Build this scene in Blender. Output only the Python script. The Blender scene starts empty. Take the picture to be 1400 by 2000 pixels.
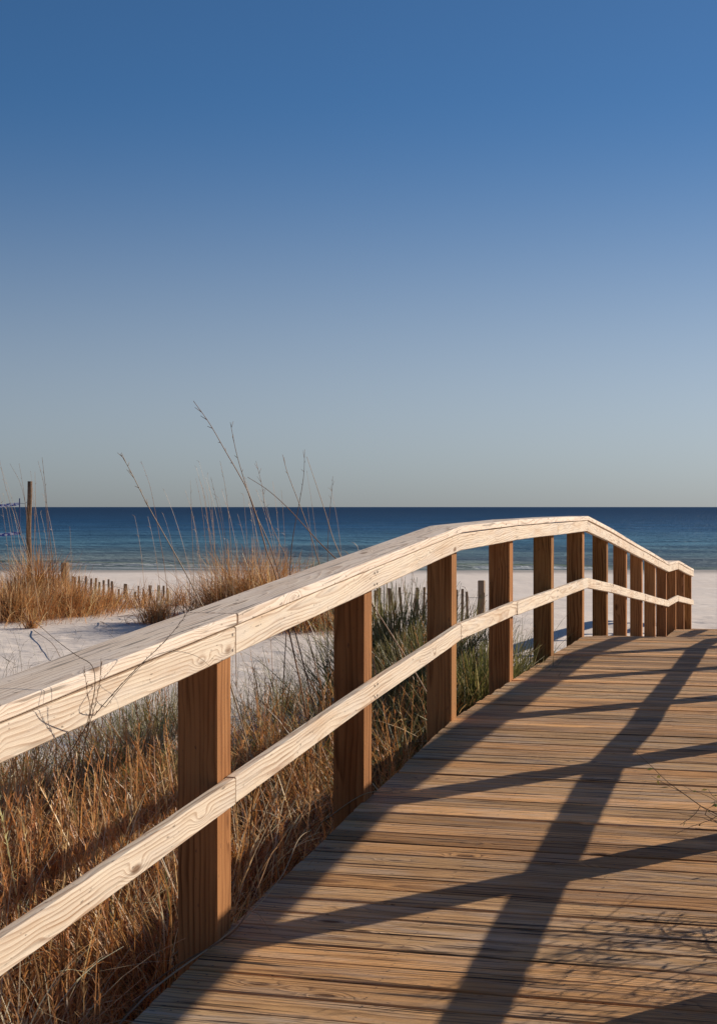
import bpy, math, random
import numpy as np
random.seed(7); RNG = np.random.default_rng(11)
C = bpy.context.scene.collection
SC = bpy.context.scene
# ---------------------------------------------------------------- camera
CAMZ = 3.6; FPX = 3100.0
cd = bpy.data.cameras.new('camera'); cam = bpy.data.objects.new('camera', cd); C.objects.link(cam)
cam.location = (0, 0, CAMZ); cam.rotation_euler = (math.radians(90), 0, 0)
cd.sensor_fit = 'VERTICAL'; cd.sensor_height = 36; cd.sensor_width = 36
cd.lens = 36*FPX/2000; cd.shift_y = -10/2000
cd.clip_start = .05; cd.clip_end = 60000
SC.camera = cam
# ---------------------------------------------------------------- light
SUN_EL = math.radians(23.7); SUN_AZ = math.radians(60)      # azimuth to the right of the view axis (+Y)
w = bpy.data.worlds.new('World'); SC.world = w; w.use_nodes = True
wn = w.node_tree.nodes; wl = w.node_tree.links
sky = wn.new('ShaderNodeTexSky'); sky.sky_type = 'NISHITA'; sky.sun_disc = False
sky.sun_elevation = SUN_EL; sky.sun_rotation = SUN_AZ
sky.air_density = 1.0; sky.dust_density = 1.8; sky.ozone_density = 7.5; sky.altitude = 2000
bg = wn['Background']; bg.inputs['Strength'].default_value = .070
tcw = wn.new('ShaderNodeTexCoord'); sxw = wn.new('ShaderNodeSeparateXYZ'); wl.new(tcw.outputs['Generated'], sxw.inputs[0])
mrw = wn.new('ShaderNodeMapRange'); mrw.interpolation_type = 'SMOOTHSTEP'; wl.new(sxw.outputs[2], mrw.inputs[0])      # sea haze greys the sky near the horizon
for i_, v_ in enumerate((.0, .26, .42, 1.04)): mrw.inputs[i_+1].default_value = v_
hsw = wn.new('ShaderNodeHueSaturation'); wl.new(mrw.outputs[0], hsw.inputs['Saturation']); wl.new(sky.outputs[0], hsw.inputs['Color'])
hsw.inputs['Hue'].default_value = .495; hsw.inputs['Value'].default_value = .98
wl.new(hsw.outputs[0], bg.inputs[0])
sd = bpy.data.lights.new('sun', 'SUN'); sd.energy = 5.0; sd.angle = math.radians(.55); sd.color = (1, .89, .74)
sun = bpy.data.objects.new('sun', sd); C.objects.link(sun)
from mathutils import Vector, noise as mnoise
to_sun = Vector((math.sin(SUN_AZ)*math.cos(SUN_EL), math.cos(SUN_AZ)*math.cos(SUN_EL), math.sin(SUN_EL)))
sun.rotation_euler = to_sun.to_track_quat('Z', 'Y').to_euler(); sun.location = (20, 10, 20)
vs = SC.view_settings; vs.view_transform = 'Standard'; vs.look = 'None'; vs.exposure = 0.12; vs.gamma = 1
SC.cycles.max_bounces = 6

# ---------------------------------------------------------------- helpers
def P(px, py, Z):                                           # a point at depth Z metres
    return Vector(((px-700)/FPX*Z, Z, CAMZ-(py-990)/FPX*Z))
def tag(o, label=None, cat=None, group=None, kind=None):
    if label: o['label'] = label
    if cat: o['category'] = cat
    if group: o['group'] = group
    if kind: o['kind'] = kind
    return o
def empty(name, loc=(0, 0, 0)):
    o = bpy.data.objects.new(name, None); C.objects.link(o); o.location = loc; o.empty_display_size = .1
    return o
def npmesh(name, V, F, mats, parent=None, col=None, wc=None, midx=None, smooth=False, F3=None):
    """V (n,3); F (m,4) quads; F3 (k,3) triangles; world coordinates (a parent's location is taken off)"""
    V = np.asarray(V, dtype=np.float32)
    if parent is not None and parent.location.length > 0:
        V = V-np.array(parent.location, dtype=np.float32)
    me = bpy.data.meshes.new(name)
    F = np.asarray(F, dtype=np.int32).reshape(-1, 4)
    T = np.asarray(F3, dtype=np.int32).reshape(-1, 3) if F3 is not None else np.zeros((0, 3), np.int32)
    me.vertices.add(len(V)); me.vertices.foreach_set('co', V.ravel())
    nl = F.size+T.size
    me.loops.add(nl); me.loops.foreach_set('vertex_index', np.concatenate([F.ravel(), T.ravel()]))
    me.polygons.add(len(F)+len(T))
    st = np.concatenate([np.arange(len(F))*4, F.size+np.arange(len(T))*3]).astype(np.int32)
    me.polygons.foreach_set('loop_start', st)
    if midx is not None: me.polygons.foreach_set('material_index', np.asarray(midx, dtype=np.int32))
    if smooth: me.polygons.foreach_set('use_smooth', np.ones(len(F)+len(T), dtype=bool))
    me.update(calc_edges=True)
    if not smooth:
        sf = me.attributes.get('sharp_face') or me.attributes.new('sharp_face', 'BOOLEAN', 'FACE'); sf.data.foreach_set('value', np.ones(len(F)+len(T), dtype=bool))
    if col is not None:
        c = np.ones((len(V), 4), np.float32); c[:, :3] = col
        a = me.attributes.new('tint', 'FLOAT_COLOR', 'POINT'); a.data.foreach_set('color', c.ravel())
    if wc is not None:
        a = me.attributes.new('wc', 'FLOAT_VECTOR', 'POINT'); a.data.foreach_set('vector', np.asarray(wc, dtype=np.float32).ravel())
    for m in (mats if isinstance(mats, (list, tuple)) else [mats]): me.materials.append(m)
    me.validate()
    o = bpy.data.objects.new(name, me); C.objects.link(o)
    if parent is not None: o.parent = parent
    return o
class MB:
    """collects pieces (with grain coordinates) for one mesh"""
    def __init__(s): s.V = []; s.F = []; s.T = []; s.W = []; s.M = []; s.MT = []; s.C = []
    def add(s, V, F=(), T=(), W=None, m=0, c=(1, 1, 1)):
        n = len(s.V); s.V += [tuple(v) for v in V]
        s.W += [tuple(x) for x in (W if W is not None else V)]
        s.C += [c]*len(V)
        s.F += [tuple(i+n for i in f) for f in F]; s.M += [m]*len(F)
        s.T += [tuple(i+n for i in f) for f in T]; s.MT += [m]*len(T)
    def build(s, name, mats, parent=None, smooth=False):
        return npmesh(name, np.array(s.V), s.F, mats, parent, col=np.array(s.C), wc=np.array(s.W), midx=s.M+s.MT, smooth=smooth, F3=s.T)
def tube(mb, pts, r0, r1, sides=5, c=(1, 1, 1), m=0):
    pts = [Vector(p) for p in pts]; n = len(pts); V = []; 
    ref = Vector((.3, .5, .1)).normalized()
    for i, p in enumerate(pts):
        d = (pts[min(i+1, n-1)]-pts[max(i-1, 0)]).normalized()
        a = d.cross(ref).normalized(); b = d.cross(a)
        r = r0+(r1-r0)*i/(n-1)
        for k in range(sides):
            an = 2*math.pi*k/sides; V.append(p+a*(r*math.cos(an))+b*(r*math.sin(an)))
    F = [(i*sides+k, i*sides+(k+1) % sides, (i+1)*sides+(k+1) % sides, (i+1)*sides+k) for i in range(n-1) for k in range(sides)]
    T = [(0, k+1, k) for k in range(1, sides-1)]+[((n-1)*sides, (n-1)*sides+k, (n-1)*sides+k+1) for k in range(1, sides-1)]
    mb.add(V, F, T, c=c, m=m)
def catmull(pts, k=5):
    pts = [Vector(p) for p in pts]; out = []
    q = [pts[0]*2-pts[1]]+pts+[pts[-1]*2-pts[-2]]
    for i in range(1, len(q)-2):
        for j in range(k):
            t = j/k; a, b, c, d = q[i-1], q[i], q[i+1], q[i+2]
            out.append(.5*((2*b)+(c-a)*t+(2*a-5*b+4*c-d)*t*t+(3*b-a-3*c+d)*t**3))
    out.append(pts[-1]); return out

# ---------------------------------------------------------------- materials
class NT:
    def __init__(s, name):
        s.m = bpy.data.materials.new(name); s.m.use_nodes = True; s.n = s.m.node_tree.nodes; s.l = s.m.node_tree.links
        s.b = s.n['Principled BSDF']
    def new(s, t, **kw):
        x = s.n.new(t)
        for k, v in kw.items(): setattr(x, k, v)
        return x
    def put(s, sock, v):
        if isinstance(v, bpy.types.NodeSocket): s.l.new(v, sock)
        elif v is not None: sock.default_value = v
    def math(s, op, a, b=None, c=None, clamp=False):
        x = s.new('ShaderNodeMath', operation=op); x.use_clamp = clamp
        s.put(x.inputs[0], a); s.put(x.inputs[1], b); s.put(x.inputs[2], c); return x.outputs[0]
    def vmul(s, v, k):
        x = s.new('ShaderNodeVectorMath', operation='MULTIPLY'); s.put(x.inputs[0], v); x.inputs[1].default_value = k; return x.outputs[0]
    def noise(s, v, scale=1, detail=2, rough=.5, out=0):
        x = s.new('ShaderNodeTexNoise'); s.put(x.inputs['Vector'], v); x.inputs['Scale'].default_value = scale
        x.inputs['Detail'].default_value = detail; x.inputs['Roughness'].default_value = rough; return x.outputs[out]
    def ramp(s, f, stops):
        x = s.new('ShaderNodeValToRGB'); s.put(x.inputs[0], f); e = x.color_ramp.elements
        while len(e) < len(stops): e.new(.5)
        for el, (p, c) in zip(e, stops):
            el.position = p; el.color = (c, c, c, 1) if not isinstance(c, tuple) else (*c, 1)
        return x.outputs[0]
    def mix(s, f, a, b, mode='MIX'):
        x = s.new('ShaderNodeMix', data_type='RGBA', blend_type=mode)
        s.put(x.inputs[0], f); s.put(x.inputs[6], (*a, 1) if isinstance(a, tuple) else a); s.put(x.inputs[7], (*b, 1) if isinstance(b, tuple) else b)
        return x.outputs[2]
    def mr(s, v, a, b, c=0., d=1.):
        x = s.new('ShaderNodeMapRange'); x.interpolation_type = 'SMOOTHSTEP'; s.put(x.inputs[0], v)
        for i, q in enumerate((a, b, c, d)): x.inputs[i+1].default_value = q
        return x.outputs[0]
    def bump(s, h, strength=.3, dist=.01, nrm=None):
        x = s.new('ShaderNodeBump'); s.put(x.inputs['Height'], h); x.inputs['Strength'].default_value = strength
        x.inputs['Distance'].default_value = dist
        if nrm is not None: s.l.new(nrm, x.inputs['Normal'])
        return x.outputs[0]

def wood(name, early, late, stain, period=.009, distort=.03, weather=.3, grey=(.34, .3, .27), knot=1., rough=.75, bump=.35, cracks=0., tint=False, sand=0., contrast=.8, spec=.25, streak=.5):
    t = NT(name); at = t.new('ShaderNodeAttribute', attribute_name='wc'); v = at.outputs['Vector']
    sp = t.new('ShaderNodeSeparateXYZ'); t.l.new(v, sp.inputs[0]); L, A, B = sp.outputs
    n1 = t.noise(t.vmul(v, (1.7, 5, 5)), 1, 2, .5)
    n2 = t.noise(t.vmul(v, (5, 22, 22)), 1, 2, .5)
    n3 = t.noise(t.vmul(v, (.8, 26, 26)), 1, 1, .5)
    vo = t.new('ShaderNodeTexVoronoi'); t.l.new(t.vmul(v, (2.3, 7, 7)), vo.inputs['Vector']); vo.inputs['Scale'].default_value = 1
    kd = vo.outputs['Distance']
    k = t.mr(kd, .0, .3, 1, 0); k = t.math('MULTIPLY', k, knot)
    r = t.math('SQRT', t.math('ADD', t.math('MULTIPLY', A, A), t.math('MULTIPLY', B, B)))
    r = t.math('ADD', r, t.math('MULTIPLY', t.math('SUBTRACT', n1, .5), distort))
    r = t.math('ADD', r, t.math('MULTIPLY', t.math('SUBTRACT', n2, .5), distort*.12))
    r = t.math('ADD', r, t.math('MULTIPLY', t.math('SUBTRACT', n3, .5), period*1.6))
    r = t.math('ADD', r, t.math('MULTIPLY', k, .03))
    ring = t.math('FRACT', t.math('DIVIDE', r, period))
    ring = t.ramp(ring, [(0, .0), (.45, .18), (.82, 1.), (.9, .9), (1., 0.)])
    fib = t.noise(t.vmul(v, (7, 420, 420)), 1, 3, .6)
    mid = t.noise(t.vmul(v, (2.5, 80, 80)), 1, 2, .6)
    big = t.noise(t.vmul(v, (.9, 6, 6)), 1.3, 3, .6)
    amp = t.mr(t.noise(t.vmul(v, (1.7, 4, 4)), 1, 1, .5), .3, .7, .45, 1)
    f = t.math('MULTIPLY', t.math('MULTIPLY', ring, contrast), amp)
    f = t.math('ADD', f, t.math('MULTIPLY', t.math('SUBTRACT', fib, .5), .45))
    f = t.math('ADD', f, t.math('MULTIPLY', t.math('SUBTRACT', mid, .5), streak), clamp=True)
    col = t.mix(f, early, late)
    col = t.mix(t.math('MULTIPLY', t.mr(big, .45, .75), .55), col, stain)
    wt = t.mr(t.noise(t.vmul(v, (1.3, 9, 9)), 2.1, 4, .65), .42, .68)
    col = t.mix(t.math('MULTIPLY', wt, weather), col, grey)
    kc = t.math('MULTIPLY', t.mr(kd, .05, .13, 1, 0), min(knot, 1)*.9)
    col = t.mix(kc, col, (stain[0]*.35, stain[1]*.28, stain[2]*.22))
    if cracks:
        cn = t.noise(t.vmul(v, (1.5, 60, 60)), 1, 2, .6)
        ck = t.math('MULTIPLY', t.mr(cn, .59, .67), cracks)
        col = t.mix(ck, col, (.045, .028, .018))
    sk = t.math('MULTIPLY', t.mr(t.noise(t.vmul(v, (22, 60, 60)), 1, 2, .6), .66, .74), .7)
    col = t.mix(sk, col, (.10, .065, .045))
    if tint:
        ta = t.new('ShaderNodeAttribute', attribute_name='tint')
        col = t.mix(1., col, ta.outputs['Color'], 'MULTIPLY')
    if sand:
        g = t.new('ShaderNodeNewGeometry')
        s1 = t.noise(g.outputs['Position'], 95, 2, .7); s2 = t.noise(g.outputs['Position'], 1.6, 3, .6)
        sf = t.math('MULTIPLY', t.mr(s1, .66, .74), t.mr(s2, .45, .7)); col = t.mix(t.math('MULTIPLY', sf, sand), col, (.62, .56, .5))
    t.l.new(col, t.b.inputs['Base Color']); t.b.inputs['Roughness'].default_value = rough
    t.b.inputs['Specular IOR Level'].default_value = spec
    h = t.math('SUBTRACT', fib, t.math('MULTIPLY', ring, .5))
    if cracks: h = t.math('SUBTRACT', h, t.math('MULTIPLY', ck, 1.5))
    t.l.new(t.bump(h, bump, .004), t.b.inputs['Normal'])
    return t.m
M_rail = wood('pale_pine', (.77, .645, .50), (.30, .15, .07), (.52, .33, .19), weather=.4, grey=(.64, .57, .50), period=.012, distort=.055, contrast=.75, cracks=.22, knot=1.3, streak=.8)
M_cap = wood('weathered_pine', (.84, .70, .56), (.42, .26, .16), (.64, .47, .34), weather=.45, grey=(.80, .69, .60), period=.011, distort=.05, cracks=.55, knot=1.3, streak=.9)
M_post = wood('treated_pine', (.49, .225, .08), (.10, .030, .007), (.22, .072, .018), tint=True, distort=.05, weather=.0, streak=1.1, period=.018, knot=.8, contrast=.75, spec=.1)
M_deck = wood('deck_pine', (.66, .385, .175), (.15, .066, .028), (.26, .135, .06), distort=.03, weather=.45, grey=(.46, .37, .30), cracks=.95, knot=1.4, tint=True, sand=.8, bump=1., period=.013, rough=.7, spec=.2, contrast=.8, streak=1.3)
M_under = wood('stringer_pine', (.30, .2, .12), (.14, .08, .04), (.18, .1, .05), weather=.3)
M_fence = wood('grey_fence_wood', (.26, .17, .10), (.12, .075, .045), (.16, .10, .06), weather=.5, grey=(.27, .22, .18))
M_pole = wood('brown_pole_wood', (.16, .09, .045), (.07, .035, .018), (.1, .05, .025), weather=.2)

def plain(name, c, rough=.6, metal=0.):
    t = NT(name); g = t.new('ShaderNodeNewGeometry'); n = t.noise(g.outputs['Position'], 60, 3, .6)
    t.l.new(t.mix(n, tuple(x*.75 for x in c), tuple(min(1, x*1.2) for x in c)), t.b.inputs['Base Color'])
    t.b.inputs['Roughness'].default_value = rough; t.b.inputs['Metallic'].default_value = metal
    return t.m
M_screw = plain('rusty_steel', (.06, .04, .03), .6, .3)
M_wire = plain('galvanised_wire', (.2, .19, .18), .5, .6)

def blade_mat(name, trans=.3):
    t = NT(name); ta = t.new('ShaderNodeAttribute', attribute_name='tint')
    d = t.new('ShaderNodeBsdfDiffuse'); r = t.new('ShaderNodeBsdfTranslucent'); mx = t.new('ShaderNodeMixShader'); mx.inputs[0].default_value = trans
    gl = t.new('ShaderNodeBsdfGlossy'); gl.inputs['Roughness'].default_value = .45; m2 = t.new('ShaderNodeMixShader'); m2.inputs[0].default_value = .05
    t.l.new(ta.outputs['Color'], d.inputs[0]); t.l.new(ta.outputs['Color'], r.inputs[0])
    t.l.new(d.outputs[0], mx.inputs[1]); t.l.new(r.outputs[0], mx.inputs[2])
    t.l.new(mx.outputs[0], m2.inputs[1]); t.l.new(gl.outputs[0], m2.inputs[2])
    t.l.new(m2.outputs[0], t.n['Material Output'].inputs[0]); t.n.remove(t.b)
    return t.m
M_grass = blade_mat('grass_blades', .4)

def tape_mat():
    t = NT('blue_white_tape'); tc = t.new('ShaderNodeTexCoord'); mp = t.vmul(tc.outputs['Object'], (7, 7, 16))
    n = t.noise(mp, 1, 1, .5)
    t.l.new(t.ramp(n, [(.48, (.025, .06, .30)), (.54, (.55, .6, .75))]), t.b.inputs['Base Color']); return t.m
M_tape = tape_mat()
M_net = plain('net_cord', (.05, .07, .18), .8)

def sand_mat():
    t = NT('white_sand'); g = t.new('ShaderNodeNewGeometry'); p = g.outputs['Position']
    sp = t.new('ShaderNodeSeparateXYZ'); t.l.new(p, sp.inputs[0])
    n1 = t.noise(p, .55, 4, .6); n2 = t.noise(p, 9, 4, .7); n3 = t.noise(p, 220, 2, .6)
    col = t.ramp(n1, [(.3, (.76, .655, .57)), (.7, (.83, .735, .655))])
    col = t.mix(t.math('MULTIPLY', t.mr(n2, .5, .8), .3), col, (.50, .44, .39))
    col = t.mix(t.math('MULTIPLY', t.mr(n3, .6, .75), .4), col, (.38, .32, .27))
    # damp band at the water's edge
    wet = t.mr(sp.outputs[2], .05, .22, 1, 0); col = t.mix(t.math('MULTIPLY', wet, .75), col, (.27, .25, .235))
    # ground colour goes dark brown under the thick grass beside the walk
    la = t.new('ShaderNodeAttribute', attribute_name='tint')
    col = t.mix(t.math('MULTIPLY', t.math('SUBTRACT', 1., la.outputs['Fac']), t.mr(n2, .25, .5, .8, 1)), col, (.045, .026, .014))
    t.l.new(col, t.b.inputs['Base Color']); t.b.inputs['Roughness'].default_value = .95; t.b.inputs['Specular IOR Level'].default_value = .1
    rip = t.noise(t.vmul(p, (1.2, 3.2, 1)), 2.2, 3, .6)
    vo = t.new('ShaderNodeTexVoronoi'); vo.feature = 'SMOOTH_F1'; vo.inputs['Scale'].default_value = 2.1; t.l.new(p, vo.inputs['Vector'])
    foot = t.mr(vo.outputs['Distance'], .05, .4, 0, 1)
    h = t.math('ADD', t.math('ADD', t.math('MULTIPLY', rip, .6), t.math('MULTIPLY', foot, .55)), t.math('MULTIPLY', n2, .3))
    t.l.new(t.bump(h, .38, .08, t.bump(n3, .3, .004)), t.b.inputs['Normal'])
    return t.m
M_sand = sand_mat()

def sea_mat():
    t = NT('sea_water'); g = t.new('ShaderNodeNewGeometry'); p = g.outputs['Position']
    sp = t.new('ShaderNodeSeparateXYZ'); t.l.new(p, sp.inputs[0]); Y = sp.outputs[1]
    lg = t.math('LOGARITHM', Y, 10.)         # log distance offshore: 90 m = 1.954, 1000 m = 3
    edge = t.math('MULTIPLY', t.math('SUBTRACT', t.noise(t.vmul(p, (.02, .05, 0)), 1, 3, .6), .5), .10)
    lg = t.math('ADD', lg, edge)
    base = t.ramp(t.mr(lg, 1.94, 3.2), [(0, (.27, .30, .27)), (.03, (.20, .29, .30)), (.10, (.12, .27, .36)), (.30, (.036, .13, .25)), (.55, (.010, .066, .155)), (1, (.002, .021, .064))])
    st = t.noise(t.vmul(p, (.03, .16, 0)), 1, 5, .65)
    base = t.mix(t.math('MULTIPLY', t.mr(st, .38, .62), .6), base, (.006, .040, .085))
    fo = t.noise(t.vmul(p, (.6, 2.5, 0)), 1, 4, .7)
    ca = t.new('ShaderNodeAttribute', attribute_name='tint'); cs = t.new('ShaderNodeSeparateColor'); t.l.new(ca.outputs['Color'], cs.inputs[0])
    base = t.mix(t.math('MULTIPLY', cs.outputs[1], .9), base, (.14, .19, .08))       # thin green water in the lifting wave
    base = t.mix(t.math('MULTIPLY', cs.outputs[0], t.mr(fo, .35, .55)), base, (.75, .76, .76))
    d = t.new('ShaderNodeBsdfDiffuse'); t.l.new(base, d.inputs[0])
    gl = t.new('ShaderNodeBsdfGlossy'); gl.inputs['Roughness'].default_value = .32; gl.inputs[0].default_value = (.8, .9, 1, 1)
    b1 = t.noise(t.vmul(p, (.25, .9, 0)), 1, 5, .65); b2 = t.noise(t.vmul(p, (1.2, 3.5, 0)), 1, 4, .6)
    nb = t.bump(t.math('ADD', b1, t.math('MULTIPLY', b2, .35)), .9, 1.1)
    t.l.new(nb, gl.inputs['Normal']); t.l.new(nb, d.inputs['Normal'])
    mx = t.new('ShaderNodeMixShader'); mx.inputs[0].default_value = .14
    t.l.new(d.outputs[0], mx.inputs[1]); t.l.new(gl.outputs[0], mx.inputs[2]); t.l.new(mx.outputs[0], t.n['Material Output'].inputs[0]); t.n.remove(t.b)
    return t.m
M_sea = sea_mat()

# ---------------------------------------------------------------- walk frame
U = 1.83*math.cos(math.atan(860/FPX))/FPX                   # metres per unit of (pixel * bay depth)
TH = math.atan(860/FPX); WV = np.array((math.sin(TH), math.cos(TH))); RV = np.array((math.cos(TH), -math.sin(TH)))
SP = 1.83
O2 = np.array((-755*U, 3.05*SP*math.cos(TH)))               # far inner corner of the first visible post
def W(t, d, z): return (O2[0]+WV[0]*t+RV[0]*d, O2[1]+WV[1]*t+RV[1]*d, z)
DROP = {-4: 3620, -3: 3405, -2: 3185, -1: 2964, 0: 2740, 1: 2516, 2: 2290, 3: 2078, 4: 2038, 5: 2034, 6: 2032, 7: 2266, 8: 2534, 9: 2790, 10: 3050, 11: 3304, 12: 3352, 13: 3594, 14: 3832}
STN = sorted(DROP)
TS = np.array([(n-1)*SP-.07 for n in STN]); ZS = np.array([CAMZ-DROP[n]*U for n in STN])
def deckz(t): return float(np.interp(t, TS, ZS))
WIDTH = 1.84
def walk_td(x, y):
    q = (x-O2[0], y-O2[1]); return q[0]*WV[0]+q[1]*WV[1], q[0]*RV[0]+q[1]*RV[1]

# ---------------------------------------------------------------- ground
def sstep(a, b, x):
    t = np.clip((x-a)/(b-a), 0, 1); return t*t*(3-2*t)
_ph = RNG.uniform(0, 6.28, (40,)); _kx = RNG.normal(0, 1, (40,)); _ky = RNG.normal(0, 1, (40,))
def rough(x, y, wl):
    s = 0
    for i in range(12): s = s+np.sin((x*_kx[i]+y*_ky[i])*6.28/wl*.5+_ph[i])
    return s/6
def ground(x, y):
    x = np.asarray(x, float); y = np.asarray(y, float)
    drop = np.interp(y, [-60, 2, 8, 12, 17, 22, 27, 32, 45, 60, 75, 92, 110, 400], [1.9, 2.05, 2.1, 2.05, 1.95, 1.86, 1.86, 2.1, 2.62, 3.02, 3.32, 3.62, 4.2, 12])
    left = 1-sstep(-1.5, 2.6, x)
    ridge = np.exp(-((y-27)/4.2)**2)*.26*left
    drop = drop-ridge
    q0 = (x-O2[0]); q1 = (y-O2[1]); t = q0*WV[0]+q1*WV[1]; d = q0*RV[0]+q1*RV[1]
    # sand banked against the walk around its crest and at its foot
    crest = np.exp(-((t-8.6)/3.2)**2)*np.exp(-((d+.3)/1.9)**2)
    drop = drop-crest*.38
    dk = np.interp(t, TS, -ZS+CAMZ)
    under = (1-sstep(.0, .9, np.abs(d-.9)-.6))
    drop = np.where(t < 26, np.maximum(drop, drop*(1-under)+under*np.maximum(drop, dk+.22)), drop)
    foot = np.exp(-((t-25.5)/3.5)**2)*np.exp(-((d-.9)/3.)**2)
    drop = drop*(1-foot)+foot*2.215
    fade = 1-sstep(70, 95, y)
    z = CAMZ-drop+(rough(x, y, 5)*.045+rough(x+31, y-7, 1.9)*.026+rough(y*1.3+5, x-3, .75)*.009)*fade*(1-.8*under)
    return z
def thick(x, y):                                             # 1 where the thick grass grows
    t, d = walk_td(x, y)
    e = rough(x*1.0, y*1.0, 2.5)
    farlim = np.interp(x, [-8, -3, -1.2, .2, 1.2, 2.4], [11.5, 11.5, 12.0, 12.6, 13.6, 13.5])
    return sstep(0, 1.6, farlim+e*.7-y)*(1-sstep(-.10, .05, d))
def axis(lo, hi, fine_lo, fine_hi, st, big):
    a = list(np.arange(fine_lo, fine_hi, st)); s = st; v = fine_lo
    pre = []
    while v > lo: s = min(s*1.12, big); v -= s; pre.append(v)
    s = st; v = fine_hi; post = [v]
    while v < hi: s = min(s*1.12, big); v += s; post.append(v)
    return np.array(pre[::-1]+a+post)
gx = axis(-400, 400, -9, 12, .12, 25); gy = axis(-60, 320, 2, 40, .12, 8)
GX, GY = np.meshgrid(gx, gy); GZ = ground(GX, GY)
bare_sand = 1-.97*np.clip(np.maximum(thick(GX, GY), 0), 0, 1)
V = np.stack([GX, GY, GZ], -1).reshape(-1, 3); nx = len(gx); ny = len(gy)
ii = (np.arange(ny-1)[:, None]*nx+np.arange(nx-1)[None, :]).ravel()
F = np.stack([ii, ii+1, ii+1+nx, ii+nx], -1)
tag(npmesh('ground', V, F, M_sand, col=np.repeat(bare_sand.reshape(-1, 1), 3, 1), smooth=True), kind='structure')

# ---------------------------------------------------------------- sea
rows = 90*np.concatenate([np.exp(np.linspace(-.03, 1.7, 620)), np.exp(np.linspace(1.72, 6.0, 120))]); ta = np.tan(np.radians(np.linspace(-62, 66, 420)))
ta = np.sort(np.concatenate([ta, np.linspace(-.27, .27, 260)]))
SY, TA = np.meshgrid(rows, ta, indexing='ij'); SX = TA*SY
SYw = SY+3.2*np.sin(SX/23)+1.6*np.sin(SX/9+1)+.02*SX*0
sz = np.zeros_like(SY)
for i in range(26):
    wl = 1.6+i*.55; k = 6.28/wl; a = .0032*wl; an = RNG.normal(0, .35)
    att = np.clip(1.2-SY/(wl*60), 0, 1)
    sz += a*np.sin(k*(SY*math.cos(an)+SX*math.sin(an))+_ph[i])*att
amp = np.clip((SY-88)/12, .15, 1); sz = sz*amp+.0
foam = np.zeros_like(sz); green = np.zeros_like(sz)
for yc, h, wd, seed in ((94.6, .30, .9, 0), (104, .16, 1.6, 3)):
    ln = np.clip(.45+.75*np.sin(SX/11+seed+1.6)+.35*np.sin(SX/4.3+seed), 0, 1)
    dd = SYw-yc; bumpy = np.exp(-(dd/wd)**2)*h*ln; sz += bumpy
    if seed == 0:
        foam = np.maximum(foam, np.exp(-((dd+.9)/.5)**2)*np.clip(ln*1.2, 0, 1)*.8); green = np.maximum(green, np.exp(-(dd/1.6)**2)*(.35+.65*ln))
foam = np.maximum(foam, np.exp(-((SYw-90.3)/.7)**2)*.8)
sz += .02
nr, nc = SY.shape
ii = (np.arange(nr-1)[:, None]*nc+np.arange(nc-1)[None, :]).ravel()
tc = np.stack([foam, green, 0*foam], -1).reshape(-1, 3)
tag(npmesh('sea', np.stack([SX, SY, sz], -1).reshape(-1, 3), np.stack([ii, ii+1, ii+1+nc, ii+nc], -1), M_sea, col=tc, smooth=True), kind='structure')

# ---------------------------------------------------------------- boards
_bs = [0]
def board(name, ts, zf, d0, d1, h, mat, parent, th_screws=None, ch=.004, tilt=0., joint_gap=.0015, up=0., pith=None, screw_side=1):
    """a board swept along the walk: ts stations, zf(t) its top, lateral d0..d1, height h"""
    _bs[0] += 1; rs = random.Random(_bs[0]*13+5)
    t0, t1 = ts[0]+joint_gap, ts[-1]-joint_gap
    tt = sorted(set([t0, t1]+[t for t in ts[1:-1]]+[t for t in np.arange(t0+.15, t1-.1, .3)]+[a+b for a in ts[1:-1] for b in (-.05, .05)]))
    tt = [t for t in tt if t0 <= t <= t1]
    sec = [(d0+ch, 0), (d1-ch, 0), (d1, -ch), (d1, -h+ch), (d1-ch, -h), (d0+ch, -h), (d0, -h+ch), (d0, -ch)]
    mb = MB(); V = []; Wc = []
    offL = rs.uniform(0, 40); pa, pb = pith if pith else (rs.uniform(-.05, .05), rs.choice((-1, 1))*rs.uniform(.025, .075))
    sa, sb = rs.uniform(-.03, .03), rs.uniform(-.03, .03)
    dc = (d0+d1)/2; wide = (d1-d0) > h
    wob = rs.uniform(0, 6)
    for t in tt:
        zt = zf(t)+up+.0012*math.sin(t*2.1+wob); dw = .0015*math.sin(t*1.7+wob*2)
        for (d, z) in sec:
            V.append(W(t, d+dw, zt+z+tilt*(d-dc)))
            a = (d-dc) if wide else (z+h/2); b = (z+h/2) if wide else (d-dc)
            Wc.append((t+offL, a+pa+sa*(t-t0), b+pb+sb*(t-t0)))
    n = len(tt)
    F = [(i*8+k, (i+1)*8+k, (i+1)*8+(k+1) % 8, i*8+(k+1) % 8) for i in range(n-1) for k in range(8)]
    def cap(b, r):
        q = [(0, 1, 2, 7), (7, 2, 3, 6), (6, 3, 4, 5)]
        return [tuple(b+x for x in (f[::-1] if r else f)) for f in q]
    mb.add(V, F+cap(0, False)+cap((n-1)*8, True), W=Wc)
    if th_screws:
        for (t, zz) in th_screws:                           # screw heads on the face towards the walk
            c = W(t, d1+.0008, zf(t)+up-zz); V = [c]
            for k in range(8):
                an = k*math.pi/4; V.append(W(t+.006*math.cos(an), d1+.0008, zf(t)+up-zz+.006*math.sin(an)))
            mb.add(V, T=[(0, 1+k, 1+(k+1) % 8) for k in range(8)], m=1)
    return mb.build(name, [mat, M_screw], parent)

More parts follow.
